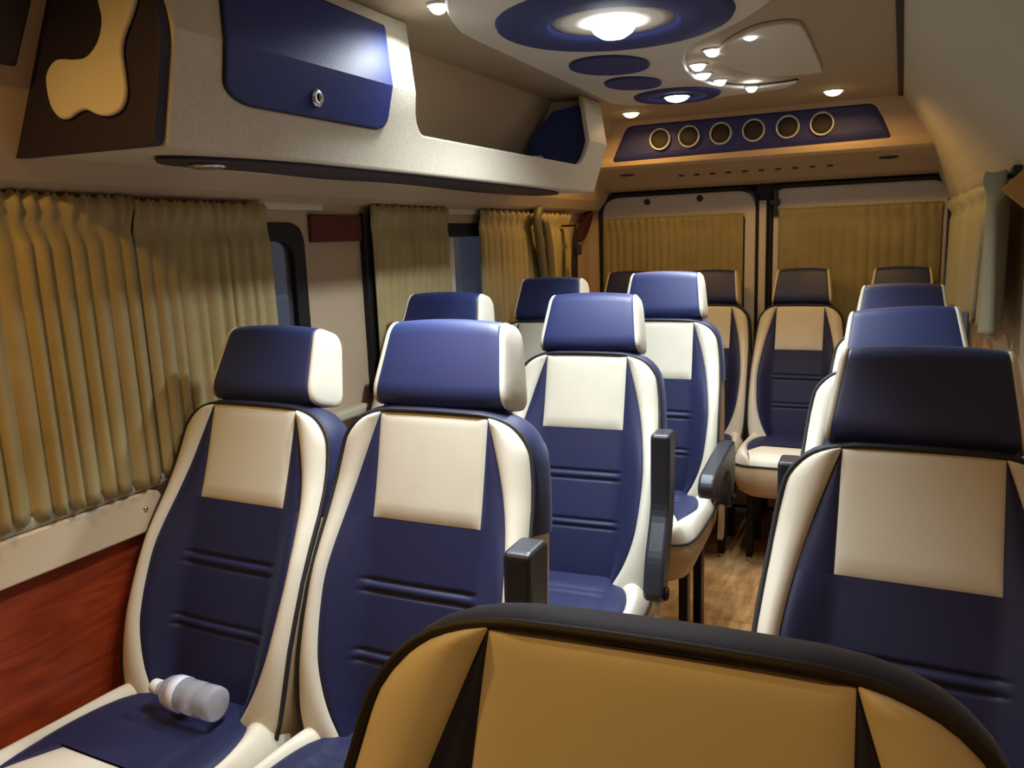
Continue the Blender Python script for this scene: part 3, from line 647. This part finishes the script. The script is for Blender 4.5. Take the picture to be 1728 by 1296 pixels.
        cx = x + 0.040 if sg > 0 else x - 0.040
        MB().lathe([(0.016, 0.0), (0.016, sg * 0.006), (0.010, sg * 0.009), (0.0, sg * 0.009)], 16, (cx, pv[0], pv[1] + dz), 'x').build('pivot_cap', M['black_metal'], am, True)
        lv = rounded([(0, -0.075, 0.485), (0, -0.045, 0.47), (0, -0.05, 0.40), (0, -0.065, 0.37), (0, -0.10, 0.375), (0, -0.095, 0.41)], 0.01, 3)
        MB().prism([(sg * 0.226, p.y, p.z) for p in lv], (sg * 0.014, 0, 0)).build('recline_lever', M['lever'], root, bevel=0.004)
    return root
def pose(root, x, y, rz, rec, label, group, z=0.0, headroll=0.0, sx=1.0):
    root.location = (x, y, z); root.rotation_euler = (0, 0, rz); root.scale = (sx, 1, 1)
    for c in root.children:
        if c.name.split('.')[0] in ('backrest', 'headrest'): c.rotation_euler = (-rec, 0, 0)
        if c.name.split('.')[0] == 'headrest' and headroll: c.rotation_euler = (-rec, headroll, 0); c.location = (-0.71 * math.sin(headroll), 0, 0.42)
    tag(root, label, 'seat', group); return root
G = 'navy and cream passenger seats'
win = make_seat('passenger_seat')                                       # window seat, no armrest
ais = make_seat('passenger_seat', 'right raised')                       # aisle seat, armrest up
dn = make_seat('passenger_seat', 'right lowered')
rgt = make_seat('passenger_seat', 'left raised')
fold_s = make_seat('folding_seat', None, head=False)
pose(win, -1.149, 1.008, -0.020, 0.3055, 'window seat on the left with a plastic bottle lying on its cushion', G)
pose(copy_tree(win), -1.148, 1.760, 0, 0.238, 'left window seat of the second row, only headrest showing behind the second headrest', G)
pose(copy_tree(win), -1.136, 2.510, 0, 0.238, 'left window seat of the third row, in front of the short curtain by the rear', G)
pose(ais, -0.723, 1.037, 0.015, 0.233, 'front aisle seat with pale bluish headrest, beside the seat with the bottle', G)
pose(copy_tree(ais), -0.714, 1.787, 0.06, 0.271, 'middle aisle seat with long black armrest folded upright along its side', G)
pose(dn, -0.709, 2.537, 0.018, 0.162, 'third aisle seat, white lit, with black armrest lowered over its cushion', G)
pose(copy_tree(win), 0.034, 1.037, -0.019, 0.394, 'large seat at the right edge with dark headrest, nearest of the right column', G)
pose(rgt, 0.019, 1.787, 0.027, 0.415, 'right column second seat with tilted bright blue headrest', G, headroll=-0.05)
pose(copy_tree(win), 0.016, 2.537, 0.022, 0.386, 'right column third seat with grey headrest, behind the bright blue one', G)
GR = 'rear bench seats'
for x, lb in ((-1.149, 'rear row seat in the left corner, only a dark headrest sliver showing'), (-0.764, 'rear row seat half hidden behind the third aisle headrest'),
              (-0.379, 'rear row seat in full view at the end of the aisle, lit warm'), (0.008, 'rear row seat at the right end, almost hidden behind the grey headrest')):
    pose(copy_tree(win), x, 3.505, 0.0, 0.238, lb, GR, z=-0.027, sx=0.905)
pose(fold_s, -0.103, 0.166, 0.0575, 0.42, 'foreground seat back without headrest, lit yellow, nearest to the camera', G)
for c in fold_s.children:
    if c.name.startswith('backrest'): c.location.z = 0.514

# ================================================================== CURTAINS
def curtain(name, path, ztop, zbot, nf, amp, seed, label, m=M['curtain'], head=0.055, hem=0.04, nz=26, nrm=None, gather=1.0, flare=0.0, group='side window curtains', scallop=0.0):
    rnd = random.Random(seed); P = [Vector((x, y, 0)) for x, y in path]; L = [0]
    for a, c in zip(P, P[1:]): L.append(L[-1] + (c - a).length)
    n = nf * 8; ph = [rnd.uniform(-0.5, 0.5) for _ in range(nf + 2)]; am = [rnd.uniform(0.5, 1.25) for _ in range(nf + 2)]
    def pos(s):
        s = max(0, min(1, s)); d = s * L[-1]
        for i in range(len(P) - 1):
            if d <= L[i + 1] + 1e-9:
                return P[i] + (P[i + 1] - P[i]) * ((d - L[i]) / (L[i + 1] - L[i])), (P[i + 1] - P[i]).normalized()
        return P[-1], (P[-1] - P[-2]).normalized()
    zt = (lambda s: ztop) if not callable(ztop) else ztop; zb = (lambda s: zbot) if not callable(zbot) else zbot
    rows = []
    for i in range(nz + 1):
        row = []
        for k in range(n + 1):
            s = k / n; c = s * nf; fi = int(c); fr = c - fi
            p, t = pos(s); nn = Vector((t.y, -t.x, 0)) if nrm is None else nrm
            z1, z0 = zt(s), zb(s); q = i / nz; z = z1 + (z0 - z1) * q
            h = z1 - z
            a = am[fi] * (1 - fr) + am[fi + 1] * fr; pp = ph[fi] * (1 - fr) + ph[fi + 1] * fr
            w = math.sin(2 * PI * c + pp * 1.2 + 0.35 * pp * math.sin(q * 3)); w = 2 * abs(math.sin(PI * c + 0.6 * pp + 0.18 * pp * math.sin(q * 3))) ** 0.75 - 1
            if h < head: dd = amp * 0.65 * (0.5 + 0.5 * math.sin(2 * PI * c * 1.0 + pp * 4)) * (0.55 + 0.45 * math.sin(PI * h / head)) + 0.006
            else:
                g = min(1, (h - head) / 0.03); dd = 0.004 + amp * a * (0.5 + 0.5 * w) * (0.55 + 0.45 * q) * (0.5 + 0.5 * g)
            if abs(h - head) < 0.012: dd *= 0.6
            dd += flare * q * q
            dz = 0
            if i == 0: dz = (0.004 if amp > 0.015 else 0.0012) * math.sin(2 * PI * c * 2 + pp * 3)
            if scallop: dz -= scallop * max(0, w) * max(0, (q - 0.85) / 0.15)
            jit = 0.4 * L[-1] / nf * gather * math.sin(2 * PI * c * 0.5 + pp * 3) * q * 0.3
            r_ = p + nn * dd + t * jit
            row.append((r_.x, r_.y, z + dz))
        rows.append(row)
    o = MB().grid(rows).build(name, m, None, True, solid=0.0025)
    return tag(o, label, 'curtain', group)
curtain('window_curtain', [(XL + 0.024, 0.38), (XL + 0.024, 1.15)], lambda s: 1.432 - 0.004 * math.sin(9 * s), lambda s: 0.872 - 0.012 * s, 22, 0.026, 3, 'wide left front curtain with warm yellow light falling on it', scallop=0.005)
curtain('window_curtain', [(XL + 0.024, 1.155), (XL + 0.024, 1.538)], 1.424, 0.86, 11, 0.021, 5, 'left curtain in shade under the bin, beside the dark window gap')
curtain('window_curtain', [(XL + 0.024, 1.965), (XL + 0.024, 2.405)], 1.432, 0.86, 11, 0.021, 8, 'left curtain between the pillar and the narrow grey window gap')
curtain('window_curtain', [(XL + 0.024, 2.63), (XL + 0.024, 3.50)], 1.432, 0.86, 17, 0.028, 11, 'left rear curtain with a folded tie hanging on it')
curtain('door_curtain', [(-1.318, YR - 0.004), (-0.650, YR - 0.004)], 1.401, 0.80, 19, 0.010, 13, 'flat pleated curtain over the left rear door window', m=M['curtain_door'], nrm=Vector((0, -1, 0)), group='rear door curtains', gather=0.3)
curtain('door_curtain', [(-0.496, YR - 0.004), (0.146, YR - 0.004)], 1.414, 0.80, 14, 0.010, 17, 'flat pleated curtain over the right rear door window', m=M['curtain_door'], nrm=Vector((0, -1, 0)), group='rear door curtains', gather=0.3)
rp = [(0.178, 3.72), (0.196, 3.45), (0.238, 3.1), (0.264, 2.8), (0.272, 2.67), (0.250, 2.58), (0.208, 2.60)]
curtain('window_curtain', rp, lambda s: 1.416 + 0.040 * s, lambda s: 1.02, 8, 0.042, 21, 'grey green bunched curtain at the right edge in front of the rear door', m=M['curtain_grey'], nrm=Vector((-0.85, -0.5, 0)), gather=2.5, scallop=0.02)
# rails
for y0, y1, lb in ((1.50, 1.775, 'short white curtain rail end beside the dark window gap, above the maroon band'), (2.33, 2.66, 'white curtain rail piece bridging the narrow grey window gap'), (3.46, 3.60, 'white curtain rail end at the rear left corner')):
    r = tag(MB().box((XL + 0.002, y0, 1.415), (XL + 0.014, y1, 1.432)).build('curtain_rail', M['rail'], None, bevel=0.003), lb, 'curtain rail', 'white curtain rails')
# folded curtain tie
tie = [(XL + 0.075, 3.10, 1.45), (XL + 0.078, 3.06, 1.39), (XL + 0.080, 3.09, 1.25), (XL + 0.080, 3.13, 1.10), (XL + 0.078, 3.19, 1.12), (XL + 0.078, 3.18, 1.28), (XL + 0.076, 3.14, 1.40)]
rows = [[(p.x + dx, p.y + dy, p.z) for dx, dy in ((-0.010, -0.036), (0.004, -0.018), (0.009, 0.0), (0.002, 0.018), (-0.012, 0.036))] for p in spline(tie, 4)]
tag(MB().grid(rows).build('curtain_tie', M['tie'], None, True, solid=0.003), 'grey folded curtain tie looped over the left rear curtain', 'curtain tie')
# seat belt by the rear pillar
sbelt = empty('seat_belt', (XL + 0.105, 3.385, 1.155), 0, 'black seat belt with buckle block hanging beside the left rear curtain', 'seat belt')
MB().prism([(0, -0.05, -0.35), (0, 0.0, -0.35), (0, 0.02, 0.05), (0, 0.02, 0.20), (0, 0.0, 0.225), (0, -0.035, 0.16), (0, -0.05, 0.05)], (0.006, 0, 0)).build('strap', M['black_rubber'], sbelt, bevel=0.002)
MB().box((-0.004, -0.02, 0.09), (0.022, 0.035, 0.135)).build('buckle', M['black_plastic'], sbelt, bevel=0.006)
MB().box((-0.06, -0.006, 0.214), (0.008, 0.03, 0.222)).build('anchor', M['black_metal'], sbelt, bevel=0.002)
# right side rail clip and tan board
tag(MB().prism([(0.2235, 2.46, 1.401), (0.283, 2.45, 1.462), (0.295, 2.45, 1.335)], (0, 0.012, 0)).build('pelmet_board', M['board'], None, bevel=0.003), 'tan pointed board at the right edge over the bunched curtain', 'board')
tag(MB().prism(rounded([(0.262, 2.60, 1.47), (0.262, 2.70, 1.462), (0.262, 2.72, 1.44), (0.262, 2.62, 1.435)], 0.008, 3), (0.02, 0, 0)).build('rail_clip', M['black_plastic'], None, bevel=0.003), 'small black curtain rail clip at the right edge', 'clip')

# ================================================================== BOTTLE
bt = empty('plastic_bottle', (-1.124, 0.951, 0.5345), 0.02, 'small clear plastic water bottle lying on the left window seat cushion', 'bottle')
bt.rotation_euler = (0, 0.0, -0.02); bt.scale = (0.93, 0.89, 0.89)
prof = [(0.0, 0.080), (0.026, 0.080), (0.033, 0.076), (0.0345, 0.068), (0.0345, 0.045), (0.0325, 0.040), (0.0345, 0.035), (0.0345, 0.012), (0.0325, 0.007), (0.0345, 0.002), (0.0345, -0.020), (0.033, -0.026), (0.0345, -0.030), (0.032, -0.045), (0.024, -0.058), (0.0155, -0.066), (0.0135, -0.070), (0.0135, -0.078)]
bb = MB().lathe(prof, 28, (0, 0, 0), 'x').build('bottle_body', M['pet'], bt, True)
lab = MB().lathe([(0.0352, -0.032), (0.0352, -0.008)], 28, (0, 0, 0), 'x'); lab.f = [q for q in lab.f if len(q) == 4]
lab.build('bottle_label', M['label'], bb, True, solid=0.0006)
cpb = MB().lathe([(0.0, -0.094), (0.0145, -0.094), (0.0155, -0.092), (0.0155, -0.076), (0.013, -0.075)], 24, (0, 0, 0), 'x')
cpb.build('bottle_cap', M['cap'], bt, True)
